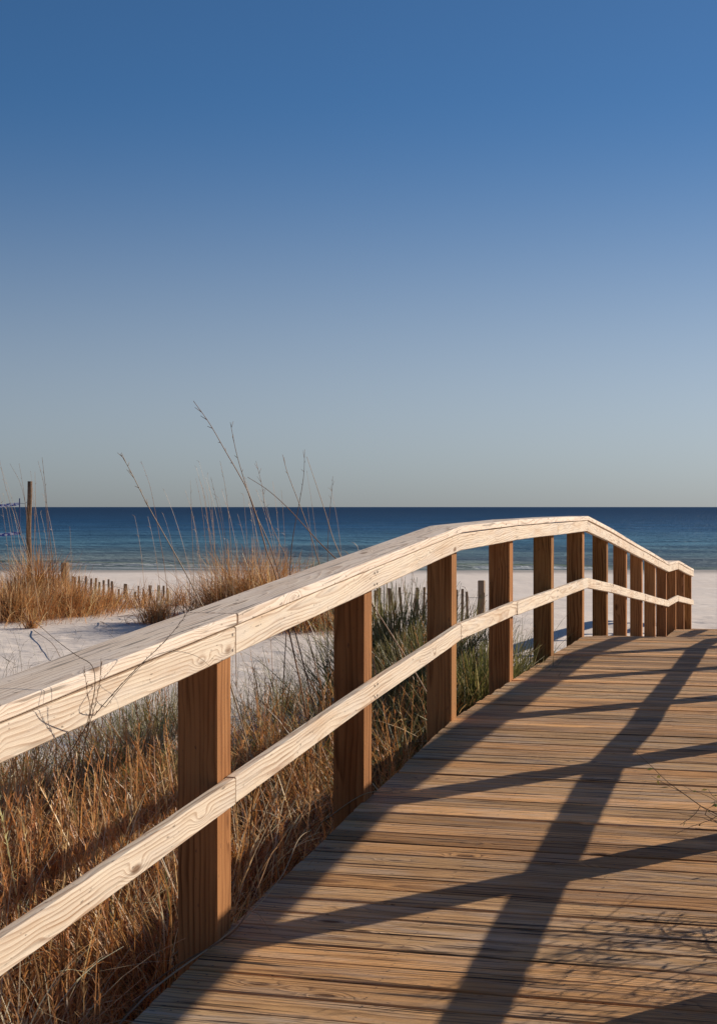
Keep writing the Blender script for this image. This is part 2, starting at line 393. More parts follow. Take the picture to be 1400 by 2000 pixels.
def railing(side, joints_cap, joints_fascia, joints_low, label, group):
    """side -1: posts stand outside the left edge; +1: right edge (mirrored)"""
    root = empty('railing', W(-.07, -.07 if side < 0 else WIDTH+.07, deckz(0)-.5)); tag(root, label, 'railing', group)
    def dd(a, b):                                            # lateral numbers measured inwards from the post face
        return (a, b) if side < 0 else (WIDTH-b, WIDTH-a)
    for n in STN:
        if n < -3: continue
        tc = (n-1)*SP-.07; zd = deckz(tc)
        x, y, _ = W(tc, *dd(-.07, -.07)[:1], 0); zb = float(ground(x, y))-.35
        ztop = zd+CAPH-.04-.003
        rs = random.Random(n*7+side); mb = MB(); V = []; Wc = []
        c = .006; hw = .07; sec = [(-hw+c, -hw), (hw-c, -hw), (hw, -hw+c), (hw, hw-c), (hw-c, hw), (-hw+c, hw), (-hw, hw-c), (-hw, -hw+c)]
        pa, pb = rs.uniform(-.15, .15), rs.uniform(-.15, .15); offL = rs.uniform(0, 30)
        lean = (rs.uniform(-.009, .009), rs.uniform(-.003, .003)); zz = np.linspace(zb, ztop, 6)
        for z in zz:
            for (a, b) in sec:
                dl = dd(-.07, -.07)[0]
                V.append(W(tc+a+lean[0]*(z-zd), dl+b*1. , z)); Wc.append((z+offL, a+pa, b+pb))
        F = [(i*8+k, i*8+(k+1) % 8, (i+1)*8+(k+1) % 8, (i+1)*8+k) for i in range(5) for k in range(8)]
        b0 = 40; F += [(b0+0, b0+1, b0+2, b0+7), (b0+7, b0+2, b0+3, b0+6), (b0+6, b0+3, b0+4, b0+5)]
        tn = rs.uniform(.60, .98); mb.add(V, F, W=Wc, c=(tn, tn*rs.uniform(.93, 1.05), tn*rs.uniform(.9, 1.1))); mb.build('post', [M_post], root)
    T = lambda n: (n-1)*SP-.07
    zc = lambda t: deckz(t)+CAPH
    zfas = lambda t: deckz(t)+CAPH-.0395
    zlow = lambda t: deckz(t)+LOWH
    def run(joints, name, zf, d, h, mat, ups=None, scr=True, gap=.0035):
        for a, b in zip(joints[:-1], joints[1:]):
            ts = [T(a)]+[T(n) for n in STN if a < n < b]+[T(b)]
            sc = None
            if scr and side < 0:
                sc = []
                for n in range(int(a), int(b)+1):
                    for o in ((.03,) if n == a else (-.03,) if n == b else (-.025, .025)):
                        sc += [(T(n)+o, h*.22), (T(n)+o+random.uniform(-.008, .008), h*.78)]
            rr = random.Random(a*3+len(name)); jd = rr.uniform(0, .004)*(0 if name == 'cap_board' else 1); d_ = (d[0]+jd, d[1]+jd)
            board(name, ts, zf, *dd(*d_), h, mat, root, th_screws=sc, up=rr.uniform(-.0045, -.0005) if name == 'face_board' else rr.uniform(-.0005, .004) if name == 'cap_board' else rr.uniform(-.005, .005), joint_gap=gap)
    run(joints_cap, 'cap_board', zc, (-.140, .046), .038, M_cap, scr=False, gap=.0065)
    run(joints_fascia, 'face_board', zfas, (.0015, .038), .092, M_rail)
    run(joints_low, 'lower_rail', zlow, (.0015, .038), .089, M_rail)
    return root
CAPH = 1.072; LOWH = .528
railing(-1, [-3, -1, 1, 3, 4, 6, 8, 10, 11, 12, 14], [-3, -1, 1, 5, 6, 8, 10, 11, 12, 14], [-3, -1, 1, 3, 4, 6, 7, 9, 11, 12, 14],
        'pale wooden handrail of the boardwalk with brown square posts on its left edge', None)
railing(1, [-3, 0, 2, 4, 6, 8, 10, 11, 12, 14], [-3, 0, 2, 4, 6, 8, 10, 11, 12, 14], [-3, 0, 2, 4, 6, 8, 10, 11, 12, 14],
        'matching wooden handrail that throws its shadow across the planks from the right edge', None)

# ---------------------------------------------------------------- boardwalk
bw = empty('boardwalk', W(0, WIDTH/2, deckz(0)-.3)); tag(bw, 'weathered brown plank boardwalk arching over the dune to the beach', 'boardwalk')
mb = MB(); t = TS[0]+.1; rs = random.Random(3)
while t < (14-1)*SP+.05:
    wdt = .140; gap = rs.choice((.004, .005, .007, .011, .014))
    tint = min(1.45, max(.55, rs.gauss(1, .2))); wr = rs.gauss(0.02, .06); colr = (tint*(1+wr), tint, tint*(1-wr*1.2))
    offL = rs.uniform(0, 50); pa, pb = rs.uniform(-.06, .06), rs.choice((-1, 1))*rs.uniform(.02, .08); sa, sb = rs.uniform(-.012, .012), rs.uniform(-.015, .015)
    dz = rs.gauss(0, .0012); sk = rs.gauss(0, .0016); e0 = -.004+rs.gauss(0, .004); e1 = WIDTH+.003; cup = rs.uniform(-.0012, .0018)
    prof = [(0, -.0345), (0, -.003), (.0035, 0), (.035, cup*.7), (.07, cup), (.105, cup*.7), (.1365, 0), (.14, -.003), (.14, -.0345)]
    V = []; Wc = []; m = 7
    for j in range(m):
        d = e0+(e1-e0)*j/(m-1); wv = .0014*math.sin(j*1.3+offL)
        for (a, z) in prof:
            tt = t+a+sk*(d-.9)+wv*.5
            V.append(W(tt, d, deckz(tt)+dz+z+wv*.4)); Wc.append((d+offL, a-.07+pa+sa*d, z+pb+sb*d))
    n = len(prof)
    F = [(j*n+k, j*n+k+1, (j+1)*n+k+1, (j+1)*n+k) for j in range(m-1) for k in range(n-1)]
    F += [(j*n, (j+1)*n, (j+1)*n+n-1, j*n+n-1) for j in range(m-1)]
    cp = [(0, 8, 7, 1), (1, 7, 6, 2), (2, 6, 5, 3)]; T3 = [(3, 5, 4)]
    b = (m-1)*n
    mb.add(V, F+cp+[tuple(b+x for x in f[::-1]) for f in cp], T=T3+[tuple(b+x for x in T3[0][::-1])], W=Wc, c=colr)
    for dscr in (.075, .62, 1.17, WIDTH-.075):
        for aa in (.03, .11):
            tt = t+aa+rs.uniform(-.006, .006); ds = dscr+rs.uniform(-.008, .008); z = deckz(tt)+dz+.0032
            V = [W(tt, ds, z)]+[W(tt+.004*math.cos(q*1.0472), ds+.004*math.sin(q*1.0472), z) for q in range(6)]
            mb.add(V, T=[(0, 1+(q+1) % 6, 1+q) for q in range(6)], m=1)
    t += wdt+gap
mb.build('deck', [M_deck, M_screw], bw)
zst = lambda t: deckz(t)-.036
for d in (.004, .58, 1.15, WIDTH-.045):
    board('stringer', list(TS[:-1])+[TS[-1]+.1], zst, d, d+.038, .185, M_under, bw)

# ---------------------------------------------------------------- grass
def ribbons(base, az, length, lean, curl, width, segs, col, pw=1.3, taper=.75, face=None, droop=0.):
    N = len(base); pos = np.array(base, float); az = np.asarray(az); h = np.stack([np.cos(az), np.sin(az)], -1)
    fa = az+math.pi/2+(RNG.normal(0, .5, N) if face is None else face)
    side = np.stack([np.cos(fa), np.sin(fa), RNG.normal(0, .25, N)], -1)
    V = np.zeros((N, segs+1, 2, 3))
    azd = RNG.normal(0, .25, N)
    for s in range(segs+1):
        u = s/segs
        wd = width*(1-u**2.2*taper)*(.6+.4*min(1, u*4)); 
        V[:, s, 0] = pos-side*wd[:, None]/2; V[:, s, 1] = pos+side*wd[:, None]/2
        um = (s+.5)/segs; phi = lean+curl*um**pw
        a2 = az+azd*um*2; hh = np.stack([np.cos(a2), np.sin(a2)], -1)
        st = length/segs
        pos = pos+np.concatenate([hh*(np.sin(phi)*st)[:, None], (np.cos(phi)*st)[:, None]], 1)
        low = pos[:, 2] < base[:, 2]+.01; pos[low, 2] = base[low, 2]+.01
    Vf = V.reshape(-1, 3); b = (np.arange(N)*(segs+1)*2)[:, None]+(np.arange(segs)*2)[None, :]; b = b.ravel()
    F = np.stack([b, b+1, b+3, b+2], -1)
    colv = np.repeat(col, (segs+1)*2, 0)
    return Vf, F, colv, V.mean(2)
def merge(parts):
    V = []; F = []; K = []; n = 0
    for v, f, c in parts: V.append(v); F.append(f+n); K.append(c); n += len(v)
    return np.concatenate(V), np.concatenate(F), np.concatenate(K)
PAL = np.array([(.56, .25, .07), (.40, .14, .035), (.68, .38, .15), (.18, .06, .018), (.88, .68, .44), (.40, .22, .08)])
GRN = np.array([(.15, .145, .04), (.27, .24, .075), (.09, .10, .03), (.42, .35, .15)])
def pick(pal, n, p=None, jit=.15):
    c = pal[RNG.choice(len(pal), n, p=p)]; return np.clip(c*(1+RNG.normal(0, jit, (n, 1))), .01, .9)
def scatter(n, x0, x1, y0, y1, fn):
    out = []
    while sum(len(o) for o in out) < n:
        x = RNG.uniform(x0, x1, n); y = RNG.uniform(y0, y1, n); k = RNG.uniform(0, 1, n) < fn(x, y); out.append(np.stack([x[k], y[k]], -1))
    q = np.concatenate(out)[:n]; return np.concatenate([q, ground(q[:, 0], q[:, 1])[:, None]-.01], 1)
def seedheads(Vc, col, n, size, u0=.6):
    """short hairs along the top of each culm; Vc (N, S, 3) centre lines"""
    N, S, _ = Vc.shape; idx = np.repeat(np.arange(N), n); u = RNG.uniform(u0, 1, len(idx))*(S-1)
    i0 = np.minimum(u.astype(int), S-2); fr = (u-i0)[:, None]
    p = Vc[idx, i0]*(1-fr)+Vc[idx, i0+1]*fr
    m = len(idx)
    return ribbons(p, RNG.uniform(0, 6.28, m), RNG.uniform(.5, 1.3, m)*size, RNG.uniform(.2, .9, m), RNG.uniform(0, .6, m), np.full(m, size*.13), 2, col[idx]*1.1)[:3]
# region beside the walk, left of the railing
def near_fn(x, y):
    t_, d_ = walk_td(x, y)
    patch = .12+.88*sstep(-.25, .25, rough(x+5, y, .8))
    return thick(x, y)*patch*(d_ < -.16)
def greenness(x, y): return np.clip(sstep(8.0, 11, y)*.8+.01+.3*sstep(5.5, 8, y)*rough(x, y, 2.), 0, .95)
def grass_field(n, lenf, leanf, curlf, widthf, segs, pal, p, gbias=1., x0=-4.6, x1=2.6, y0=2.6, y1=14):
    # density falls with distance: draw y from two bands
    b = scatter(n, x0, x1, y0, y1, near_fn)
    c = pick(pal, n, p); g = RNG.uniform(0, 1, n) < greenness(b[:, 0], b[:, 1])*gbias; c[g] = pick(GRN, int(g.sum()))
    return ribbons(b, RNG.uniform(0, 6.28, n), lenf(n), leanf(n), curlf(n), widthf(n), segs, c), c, b
parts = []
# tussocks: blades fanning out and arching over from a common foot
NT_ = 980
tc_ = scatter(NT_, -4.8, 2.5, 2.5, 13.6, lambda x, y: thick(x, y)*(walk_td(x, y)[1] < -.30)*(.08+.92*sstep(-.25, .2, rough(x*1.0+2, y+4, 1.0))))
per = RNG.integers(28, 80, NT_); idx = np.repeat(np.arange(NT_), per); n = len(idx)
rr = np.abs(RNG.normal(0, .045, n)); an = RNG.uniform(0, 6.28, n)
b = tc_[idx]+np.stack([rr*np.cos(an), rr*np.sin(an), np.zeros(n)], -1)
tsz = RNG.uniform(.45, .95, NT_)[idx]; tcol = PAL[RNG.choice(6, NT_, p=[.30, .20, .22, .13, .09, .06])][idx]
c = np.where(RNG.uniform(0, 1, (n, 1)) < .6, tcol, pick(PAL, n, [.26, .2, .2, .12, .16, .06])); c = np.clip(c*(1+RNG.normal(0, .22, (n, 1))), .01, .9)
g = RNG.uniform(0, 1, n) < np.clip(greenness(b[:, 0], b[:, 1]), 0, .8)*(.3+.9*(np.sin(idx*7.3) > .2)); c[g] = pick(GRN, int(g.sum()), jit=.3)
droop = RNG.uniform(.5, 2.9, n)*np.where(RNG.uniform(0, 1, n) < .35, .4, 1)
parts.append(ribbons(b, an+RNG.normal(0, .5, n), tsz*RNG.uniform(.5, 1.1, n), RNG.uniform(.02, .55, n), droop, RNG.uniform(.0035, .0085, n), 8, c, pw=1.6)[:3])
# looser curled blades
n = 14000
b = scatter(n, -4.6, 2.6, 2.6, 14, near_fn); c = pick(PAL, n, [.25, .2, .2, .12, .17, .06], .25); g = RNG.uniform(0, 1, n) < greenness(b[:, 0], b[:, 1])*.7; c[g] = pick(GRN, int(g.sum()))
parts.append(ribbons(b, RNG.uniform(0, 6.28, n), RNG.uniform(.25, .7, n), RNG.uniform(.1, .9, n), RNG.uniform(1.4, 4.8, n), RNG.uniform(.004, .012, n), 9, c)[:3])
# broken blades and litter caught at every height
n = 6500
b = scatter(n, -4.6, 2.6, 2.6, 13, near_fn); c = pick(PAL, n, [.22, .1, .28, .08, .27, .05], .25)
v, f, k, _ = ribbons(b, RNG.uniform(0, 6.28, n), RNG.uniform(.08, .4, n), RNG.uniform(.7, 1.7, n), RNG.uniform(-.5, 1.0, n), RNG.uniform(.004, .010, n), 3, c)
v = v.copy(); v[:, 2] += np.repeat(np.abs(RNG.normal(0, .2, n)), 8); parts.append((v, f, k))
V, F, K = merge(parts)
tag(npmesh('dry_grass', V, F, M_grass, col=K), kind='stuff')
# reddish seed culms
parts = []; n = 900
b = scatter(n, -4.6, 2.2, 2.8, 12.5, lambda x, y: near_fn(x, y)*(rough(x+3, y+9, .9) > .05))
c = pick(np.array([(.62, .30, .11), (.52, .22, .08), (.70, .42, .18), (.42, .18, .06)]), n)
ln = RNG.uniform(.6, 1.1, n)
r = ribbons(b, RNG.normal(2.6, 1.3, n), ln, np.abs(RNG.normal(.05, .1, n)), RNG.uniform(0, .45, n), np.full(n, .0048), 6, c, taper=.6)
parts.append(r[:3]); parts.append(seedheads(r[3], c, 26, .035, .4))
n = 200                                                      # taller, stouter culms close to the walk
b = scatter(n, -2.6, .6, 3.0, 8.5, lambda x, y: thick(x, y)*(walk_td(x, y)[1] < -.35)*(rough(x-2, y+1, .8) > 0))
c = pick(np.array([(.74, .36, .12), (.60, .26, .09), (.82, .52, .24)]), n, jit=.2)
r = ribbons(b, RNG.normal(2.2, 1.2, n), RNG.uniform(.75, 1.2, n), np.abs(RNG.normal(.06, .14, n)), RNG.uniform(0, .6, n), np.full(n, .0085), 8, c, taper=.75)
parts.append(r[:3]); parts.append(seedheads(r[3], c, 22, .04, .5))
V, F, K = merge(parts)
tag(npmesh('seeding_grass', V, F, M_grass, col=K), kind='stuff')

def clump(px, py, Z, label, n, hgt, spread, pal, stalks=0, sh=(1.2, 1.9), green=0., wid=.0075, cat='grass clump', group=None, sx=1., curlmax=2.2, name='grass_clump', litter=True):
    x = (px-700)/FPX*Z; y = Z; root = empty(name, (x, y, float(ground(x, y)))); tag(root, label, cat, group)
    rr = np.abs(RNG.normal(0, .5, n))*spread; a = RNG.uniform(0, 6.28, n); bx = x+rr*np.cos(a)*sx; by = y+rr*np.sin(a)
    b = np.stack([bx, by, ground(bx, by)-.01], -1)
    c = pick(pal, n, jit=.3); g = RNG.uniform(0, 1, n) < green; c[g] = pick(GRN, int(g.sum()))
    r = ribbons(b, a+RNG.normal(0, 1.1, n), RNG.uniform(.3, 1.15, n)*hgt*(1-.35*np.minimum(rr/spread, 1.5)*.6), RNG.uniform(.0, .45, n)+rr/spread*.25, RNG.uniform(-.3, curlmax, n), RNG.uniform(.6, 1.5, n)*wid, 6, c)
    npmesh('foliage', r[0], r[1], M_grass, root, col=r[2])
    for k in range(stalks):
        q = RNG.normal(0, .35, 2)*spread; sxp = x+q[0]*sx; syp = y+q[1]; z0 = float(ground(sxp, syp)); L = RNG.uniform(*sh)
        az = RNG.normal(math.pi, .5); le = abs(RNG.normal(.03, .06)); cu = RNG.uniform(.03, .35)
        mbk = MB(); pts = [Vector((sxp, syp, z0))]
        for s in range(9):
            ph = le+cu*((s+.5)/9)**2; pts.append(pts[-1]+Vector((math.cos(az)*math.sin(ph), math.sin(az)*math.sin(ph), math.cos(ph)))*(L/9))
        cc = tuple(pick(STK, 1)[0]); tube(mbk, pts, .0045, .0016, 3, c=cc)
        for s in (5, 6, 7, 8, 9):                            # remains of the seed head
            if RNG.uniform() < .6:
                p = pts[s]; e = p+Vector((math.cos(az+RNG.normal(0, 1))*.05, math.sin(az+RNG.normal(0, 1))*.05, .035)); tube(mbk, [p, (p+e)/2+Vector((0, 0, .01)), e], .0025, .001, 3, c=cc)
        mbk.build('stalk', M_grass, root)
    return root
STK = np.array([(.44, .26, .14), (.36, .20, .10), (.52, .36, .22)])
DUN = np.array([(.62, .30, .10), (.42, .17, .05), (.72, .39, .15), (.74, .50, .26), (.24, .10, .03)])
# patch on the dune at the left (several clumps), from left to right
clump(-70, 1200, 24.5, 'brown grass clump cut by the left edge of the photo', 1500, .75, 1.1, DUN, 5)
clump(30, 1195, 24.0, 'wide brown grass clump left of the tall wooden pole', 2600, .72, .95, DUN, 7, (1.3, 2.2))
clump(75, 1150, 26.0, 'tall tangled brown grass clump at the foot of the wooden pole', 2200, .95, .7, DUN, 6, (1.5, 2.5))
clump(140, 1190, 25.0, 'dense brown grass clump just right of the wooden pole', 2400, .62, .9, DUN, 1)
clump(215, 1175, 26.0, 'low brown grass clump in front of the first fence pickets', 700, .38, .8, DUN, 0)
clump(62, 1213, 22.8, 'tiny grass tuft alone on bare sand below the left grass patch', 160, .32, .12, DUN, 0)
clump(275, 1172, 26.0, 'thin straggly straw tuft at the right end of the picket row', 160, .5, .5, DUN, 1, (1.2, 1.6))
clump(310, 1200, 23.5, 'small brown tuft on open sand between the pickets and the handrail', 620, .55, .35, DUN, 1, (1.5, 2.))
clump(350, 1165, 26.5, 'sparse low straw grass behind the small sand tuft', 200, .5, .6, DUN, 1, (1.3, 1.9))
clump(425, 1160, 25.0, 'thin brown grass clump at the left side of the stalk thicket', 520, .75, .5, DUN, 8, (1.5, 2.4))
clump(480, 1170, 23.5, 'tall orange brown grass clump under the long leaning stalks', 2600, 1.2, .85, DUN, 8, (1.6, 2.4))
clump(545, 1165, 23.0, 'orange brown grass clump half hidden by the rising handrail', 2300, 1.1, .75, DUN, 7, (1.5, 2.3))
clump(640, 1170, 23.0, 'brown dune grass clump hidden behind the handrail below the horizon', 900, .6, .8, DUN, 2, (1.5, 2.1))
# green plants beside the walk
clump(770, 1400, 13.2, 'dark green and brown tall grass clump between the second and third posts', 2900, 1.15, .7, np.array([(.22, .17, .06), (.34, .20, .08), (.14, .14, .05)]), 6, (1.1, 1.5), green=.5, wid=.0085, curlmax=1.1)
clump(850, 1360, 12.2, 'dark grass clump rising behind the third post', 1500, 1.05, .5, np.array([(.20, .16, .06), (.30, .18, .08)]), 2, (1.0, 1.2), green=.6, wid=.006, curlmax=1.2)
clump(935, 1330, 11.6, 'bright green grass clump between the third and fourth posts', 2300, .95, .48, GRN, 2, (.8, 1.05), green=.8, wid=.0095, curlmax=1.7)
clump(800, 1480, 9.0, 'low yellow green grass clump with arching blades beside the deck edge', 1000, .5, .35, np.array([(.30, .24, .10), (.2, .18, .06), (.42, .34, .18)]), 0, green=.4, wid=.007, curlmax=2.4)
clump(990, 1300, 12.9, 'thin wispy green tuft beside the fourth post', 380, .85, .28, GRN, 2, (.7, .9), green=.6, wid=.005, curlmax=1.6)
clump(1040, 1275, 13.3, 'little wispy tuft between the fourth and fifth posts', 130, .55, .25, GRN, 0, green=.6, wid=.004, curlmax=1.6)
clump(1098, 1250, 15.0, 'tiny dark green tuft at the foot of the sixth post', 260, .2, .12, GRN, 0, green=.7, wid=.005, curlmax=1.6)
clump(560, 1320, 15.0, 'sparse thin green grass on the sand between the first and second posts', 500, .6, .8, np.array([(.17, .13, .06), (.28, .19, .09)]), 2, (.8, 1.1), green=.5, wid=.004)
clump(300, 1330, 14.0, 'sparse green grass tips below the handrail left of the first post', 800, .62, .9, np.array([(.17, .13, .06), (.28, .19, .09)]), 0, green=.6, wid=.004)

# ---------------------------------------------------------------- long bare stalks against sea and sky
def stalk(pts, Z, label, r=.0045, spik=8, col=None, group=None, cut=None, name='sea_oat_stalk'):
    P3 = [P(a, b, Z+dz) for (a, b, dz) in [(p[0], p[1], p[2] if len(p) > 2 else 0) for p in pts]]
    # carry the stem on down to the sand
    d = (P3[-1]-P3[-2]).normalized(); last = P3[-1]
    if cut is None:
        g = float(ground(last.x, last.y)); dz = last.z-g
        if dz > .05:
            dx = d.x/max(.4, -d.z)*dz*.6 if d.z < 0 else 0
            P3.append(Vector((last.x+dx*.6, last.y, last.z-dz*.55))); P3.append(Vector((last.x+dx*.9, last.y, g-.02)))
    P3 = P3[::-1]; base = P3[0].copy(); root = empty(name, base); tag(root, label, 'grass stalk', group)
    cc = col or tuple(pick(STK, 1)[0]); pts3 = catmull(P3, 6); mbk = MB(); tube(mbk, pts3, r, r*.3, 5, c=cc)
    if spik:
        mb2 = mbk; n = len(pts3)
        for k in range(spik):
            i = int(n*(.72+.27*k/spik)); i = min(i, n-2); p = pts3[i]; dr = (pts3[i+1]-pts3[i]).normalized()
            s = Vector((random.uniform(-1, 1), random.uniform(-.6, .6), random.uniform(-.5, .8))).normalized()
            e = p+(dr*.7+s*.6)*random.uniform(.015, .045); tube(mb2, [p, (p+e)/2, e], r*.45, r*.2, 3, c=cc)
    mbk.build('stem', M_grass, root, smooth=True)
    return root
G1 = 'long bare stalks leaning against the sky'
stalk([(378, 783), (410, 828), (441, 882), (466, 925), (485, 962), (505, 1020), (522, 1080), (545, 1150)], 9.6, 'tallest bare stalk, leaning left with its tip highest in the sky', .0058, 6, group=G1)
stalk([(450, 825), (462, 885), (478, 940), (498, 1000), (540, 1105)], 9.9, 'second tallest stalk, its tip just right of the tallest one', .005, 7, group=G1)
stalk([(484, 932), (520, 955), (555, 985), (590, 1022), (622, 1058), (650, 1086), (700, 1140)], 9.3, 'stalk arching low to the right until it meets the handrail', .0045, 0, group=G1)
stalk([(595, 878), (593, 930), (584, 985), (572, 1050), (566, 1120)], 10.5, 'upright stalk with its tip highest right of the leaning bundle', .004, 6, group=G1)
stalk([(599, 892), (617, 945), (635, 1000), (650, 1050), (664, 1084), (690, 1150)], 10.2, 'rightmost stalk leaning left above the handrail', .0045, 0, group=G1)
stalk([(552, 888), (562, 925), (585, 985), (605, 1040), (622, 1096), (640, 1150)], 9.8, 'slightly curved stalk between the leaning bundle and the upright one', .0045, 4, group=G1)
stalk([(650, 930), (648, 960), (643, 1010), (640, 1075), (640, 1130)], 13, 'faint thin stalk furthest right above the horizon', .0036, 5, group=G1)
stalk([(500, 900), (512, 950), (520, 1000), (545, 1060), (565, 1110)], 10.6, 'thin stalk ending in a drooping tip over the leaning bundle', .0036, 6, group=G1)
stalk([(430, 900), (440, 950), (447, 1010), (452, 1080)], 17, 'pale upright stalk left of the leaning bundle', .0045, 6, group=G1)
stalk([(412, 932), (425, 985), (436, 1045), (440, 1100)], 17, 'pale stalk whose tip nods beside the horizon line', .0045, 6, group=G1)
stalk([(388, 930), (400, 970), (408, 1030), (418, 1105)], 18, 'pale stalk second from the left of the middle thicket', .0045, 4, group=G1)
stalk([(372, 938), (374, 990), (376, 1050), (378, 1110)], 18, 'straight faint stalk at the left of the middle thicket', .004, 3, group=G1)
stalk([(236, 886), (258, 925), (288, 985), (330, 1060), (362, 1118), (392, 1176), (420, 1240)], 7.2, 'lone dark stalk leaning left over the sea, rising from behind the handrail', .0042, 9, group=G1)
stalk([(240, 927), (258, 934), (274, 948)], 7.2, 'short bent side twig hanging from the lone dark stalk', .002, 0, cut=1, name='stalk_twig') if False else None
stalk([(276, 900), (292, 945), (302, 990), (312, 1050), (322, 1110)], 16, 'faint thin stalk just right of the lone dark stalk', .0036, 7, group=G1)
G2 = 'long stalks around the wooden pole'
stalk([(0, 898), (14, 960), (38, 1035), (56, 1090)], 25.2, 'stalk crossing the net at the left edge of the photo', .006, 4, group=G2)
stalk([(20, 905), (42, 948), (54, 1010), (60, 1080)], 25.2, 'stalk leaning towards the wooden pole from its left', .006, 4, group=G2)
stalk([(83, 893), (90, 960), (96, 1030), (103, 1095)], 25.2, 'thick pale stalk standing alone right of the wooden pole', .0085, 5, group=G2)
stalk([(75, 900), (86, 945), (91, 1000), (97, 1080)], 25.2, 'thin twin stalk touching the thick pale one right of the pole', .006, 3, group=G2)
stalk([(69, 921), (70, 970), (69, 1020), (66, 1090)], 25.4, 'short straight stalk close against the right side of the pole', .006, 3, group=G2)
stalk([(38, 905), (48, 965), (54, 1030), (60, 1090)], 25.2, 'thin stalk close against the left side of the pole', .006, 3, group=G2)
# stems that lean through the railing near the camera
G3 = 'thin stems in front of the handrail'
def rail_stem(pts, label, r, spik, col=None):
    P3 = [P(a, b, z) for a, b, z in pts][::-1]; root = empty('beach_grass', P3[0]); tag(root, label, 'grass stem', G3)
    cc = col or (.12, .07, .045); q = catmull(P3, 6); m_ = MB(); tube(m_, q, r, r*.45, 4, c=cc)
    if spik:
        n = len(q)
        for k in range(spik):
            i = min(int(n*(.5+.48*k/spik)), n-2); p = q[i]; dr = (q[i+1]-q[i]).normalized()
            s = Vector((random.uniform(-1, 1), random.uniform(-.6, .6), random.uniform(-.3, .9))).normalized()
            e = p+(dr*.8+s*.35)*.016; tube(m_, [p, (p+e)/2, e], r*.9, r*.3, 3, c=cc)
    m_.build('stem', M_grass, root, smooth=True)
rail_stem([(384, 1166, 4.55), (355, 1213, 4.5), (318, 1257, 4.4), (270, 1303, 4.28), (215, 1362, 4.2), (165, 1425, 4.3), (120, 1510, 4.45), (80, 1640, 4.7), (60, 1850, 4.9), (55, 2120, 5.1)], 'long beaded stem slanting across the handrail up to the first joint', .0016, 26)
rail_stem([(418, 1308, 4.55), (385, 1282, 4.5), (340, 1272, 4.4), (300, 1282, 4.35), (262, 1315, 4.3), (215, 1370, 4.3), (170, 1440, 4.4), (140, 1560, 4.6), (120, 1900, 4.9), (118, 2120, 5.1)], 'fine stem curving over the handrail face in a low arch', .0011, 0)
rail_stem([(165, 1300, 4.0), (170, 1345, 4.0), (176, 1390, 4.05), (160, 1440, 4.1), (140, 1500, 4.3), (120, 1700, 4.6), (118, 2120, 5.1)], 'short seeded stem standing before the handrail left of the others', .0014, 12, (.25, .14, .08))
rail_stem([(198, 1285, 4.05), (196, 1325, 4.05), (188, 1370, 4.05), (168, 1440, 4.1), (150, 1520, 4.3), (130, 1700, 4.6), (125, 2120, 5.1)], 'forked seeded stem standing before the handrail right of the short one', .0014, 14, (.25, .14, .08))
rail_stem([(70, 1215, 4.1), (110, 1250, 4.1), (150, 1280, 4.05), (180, 1300, 4.0), (186, 1340, 4.0), (176, 1400, 4.1), (160, 1520, 4.4), (150, 1800, 4.8), (150, 2100, 5.1)], 'bent brown stem reaching left over the top of the handrail', .0018, 0, (.22, .13, .07))
# dead stems lying along the edge of the deck
def ground_stem(pts, label, r, col):
    root = empty('fallen_stem', pts[0]); tag(root, label, 'fallen stem', 'dry stems lying on the deck edge'); m_ = MB(); tube(m_, catmull(pts, 6), r, r*.4, 4, c=col); m_.build('stem', M_grass, root, smooth=True)
zz = lambda t, d, h: Vector(W(t, d, deckz(t)+h))
ground_stem([zz(-1.0, -.18, -.2), zz(-.6, -.06, -.02), zz(-.1, .03, .02), zz(.45, .02, .03), zz(.9, -.05, .05), zz(1.3, -.12, -.02)], 'long pale dry stem lying along the deck edge past the first post', .004, (.5, .38, .24))
ground_stem([zz(-.9, -.22, -.3), zz(-.5, -.1, -.04), zz(-.15, .05, .03), zz(.1, .04, .07), zz(.5, -.03, .1), zz(.85, -.12, .03)], 'brown dry stem arching over the deck edge at the first post', .0035, (.32, .17, .07))
ground_stem([zz(-.05, -.2, -.1), zz(-.02, -.03, .05), zz(.0, .08, .06), zz(-.03, .15, .008)], 'short curled dry blade bent onto the deck at the first post', .003, (.46, .33, .2))
ground_stem([zz(-1.25, -.14, -.05), zz(-1.1, -.03, .03), zz(-1.02, .03, .035), zz(-.93, .06, .012)], 'yellow dry leaf tip curling over the deck edge near the bottom', .005, (.5, .33, .1))
ground_stem([zz(1.7, -.2, -.1), zz(1.68, .0, .04), zz(1.8, .1, .03), zz(1.95, .06, .01)], 'short dry blade bent onto the deck at the second post', .003, (.42, .33, .2))

# twigs lying on the sand
def sand_twig(a, b, Z0, Z1, label, r=.005):
    p0 = Vector(((a[0]-700)/FPX*Z0, Z0, 0)); p1 = Vector(((b[0]-700)/FPX*Z1, Z1, 0))
    pts = []
    for k in range(6):
        p = p0.lerp(p1, k/5); p.x += .03*math.sin(k*2+a[0]); p.z = float(ground(p.x, p.y))+.012+.05*math.sin(k/5*3.14); pts.append(p)
    root = empty('twig', pts[0]); tag(root, label, 'twig', 'dead twigs on the sand'); m_ = MB(); tube(m_, catmull(pts, 3), r, r*.4, 4, c=(.36, .24, .15)); m_.build('stick', M_grass, root)
sand_twig((66, 0), (142, 0), 22.4, 19.0, 'long dead twig trailing right from the tiny tuft', .006)
sand_twig((195, 0), (222, 0), 23.5, 22.0, 'short dark twig on the sand below the picket row')
sand_twig((150, 0), (205, 0), 19.5, 18.6, 'dead twig on the sand right above the weathered handrail')
sand_twig((232, 0), (288, 0), 24.2, 23.8, 'dark twig lying left of the small sand tuft')
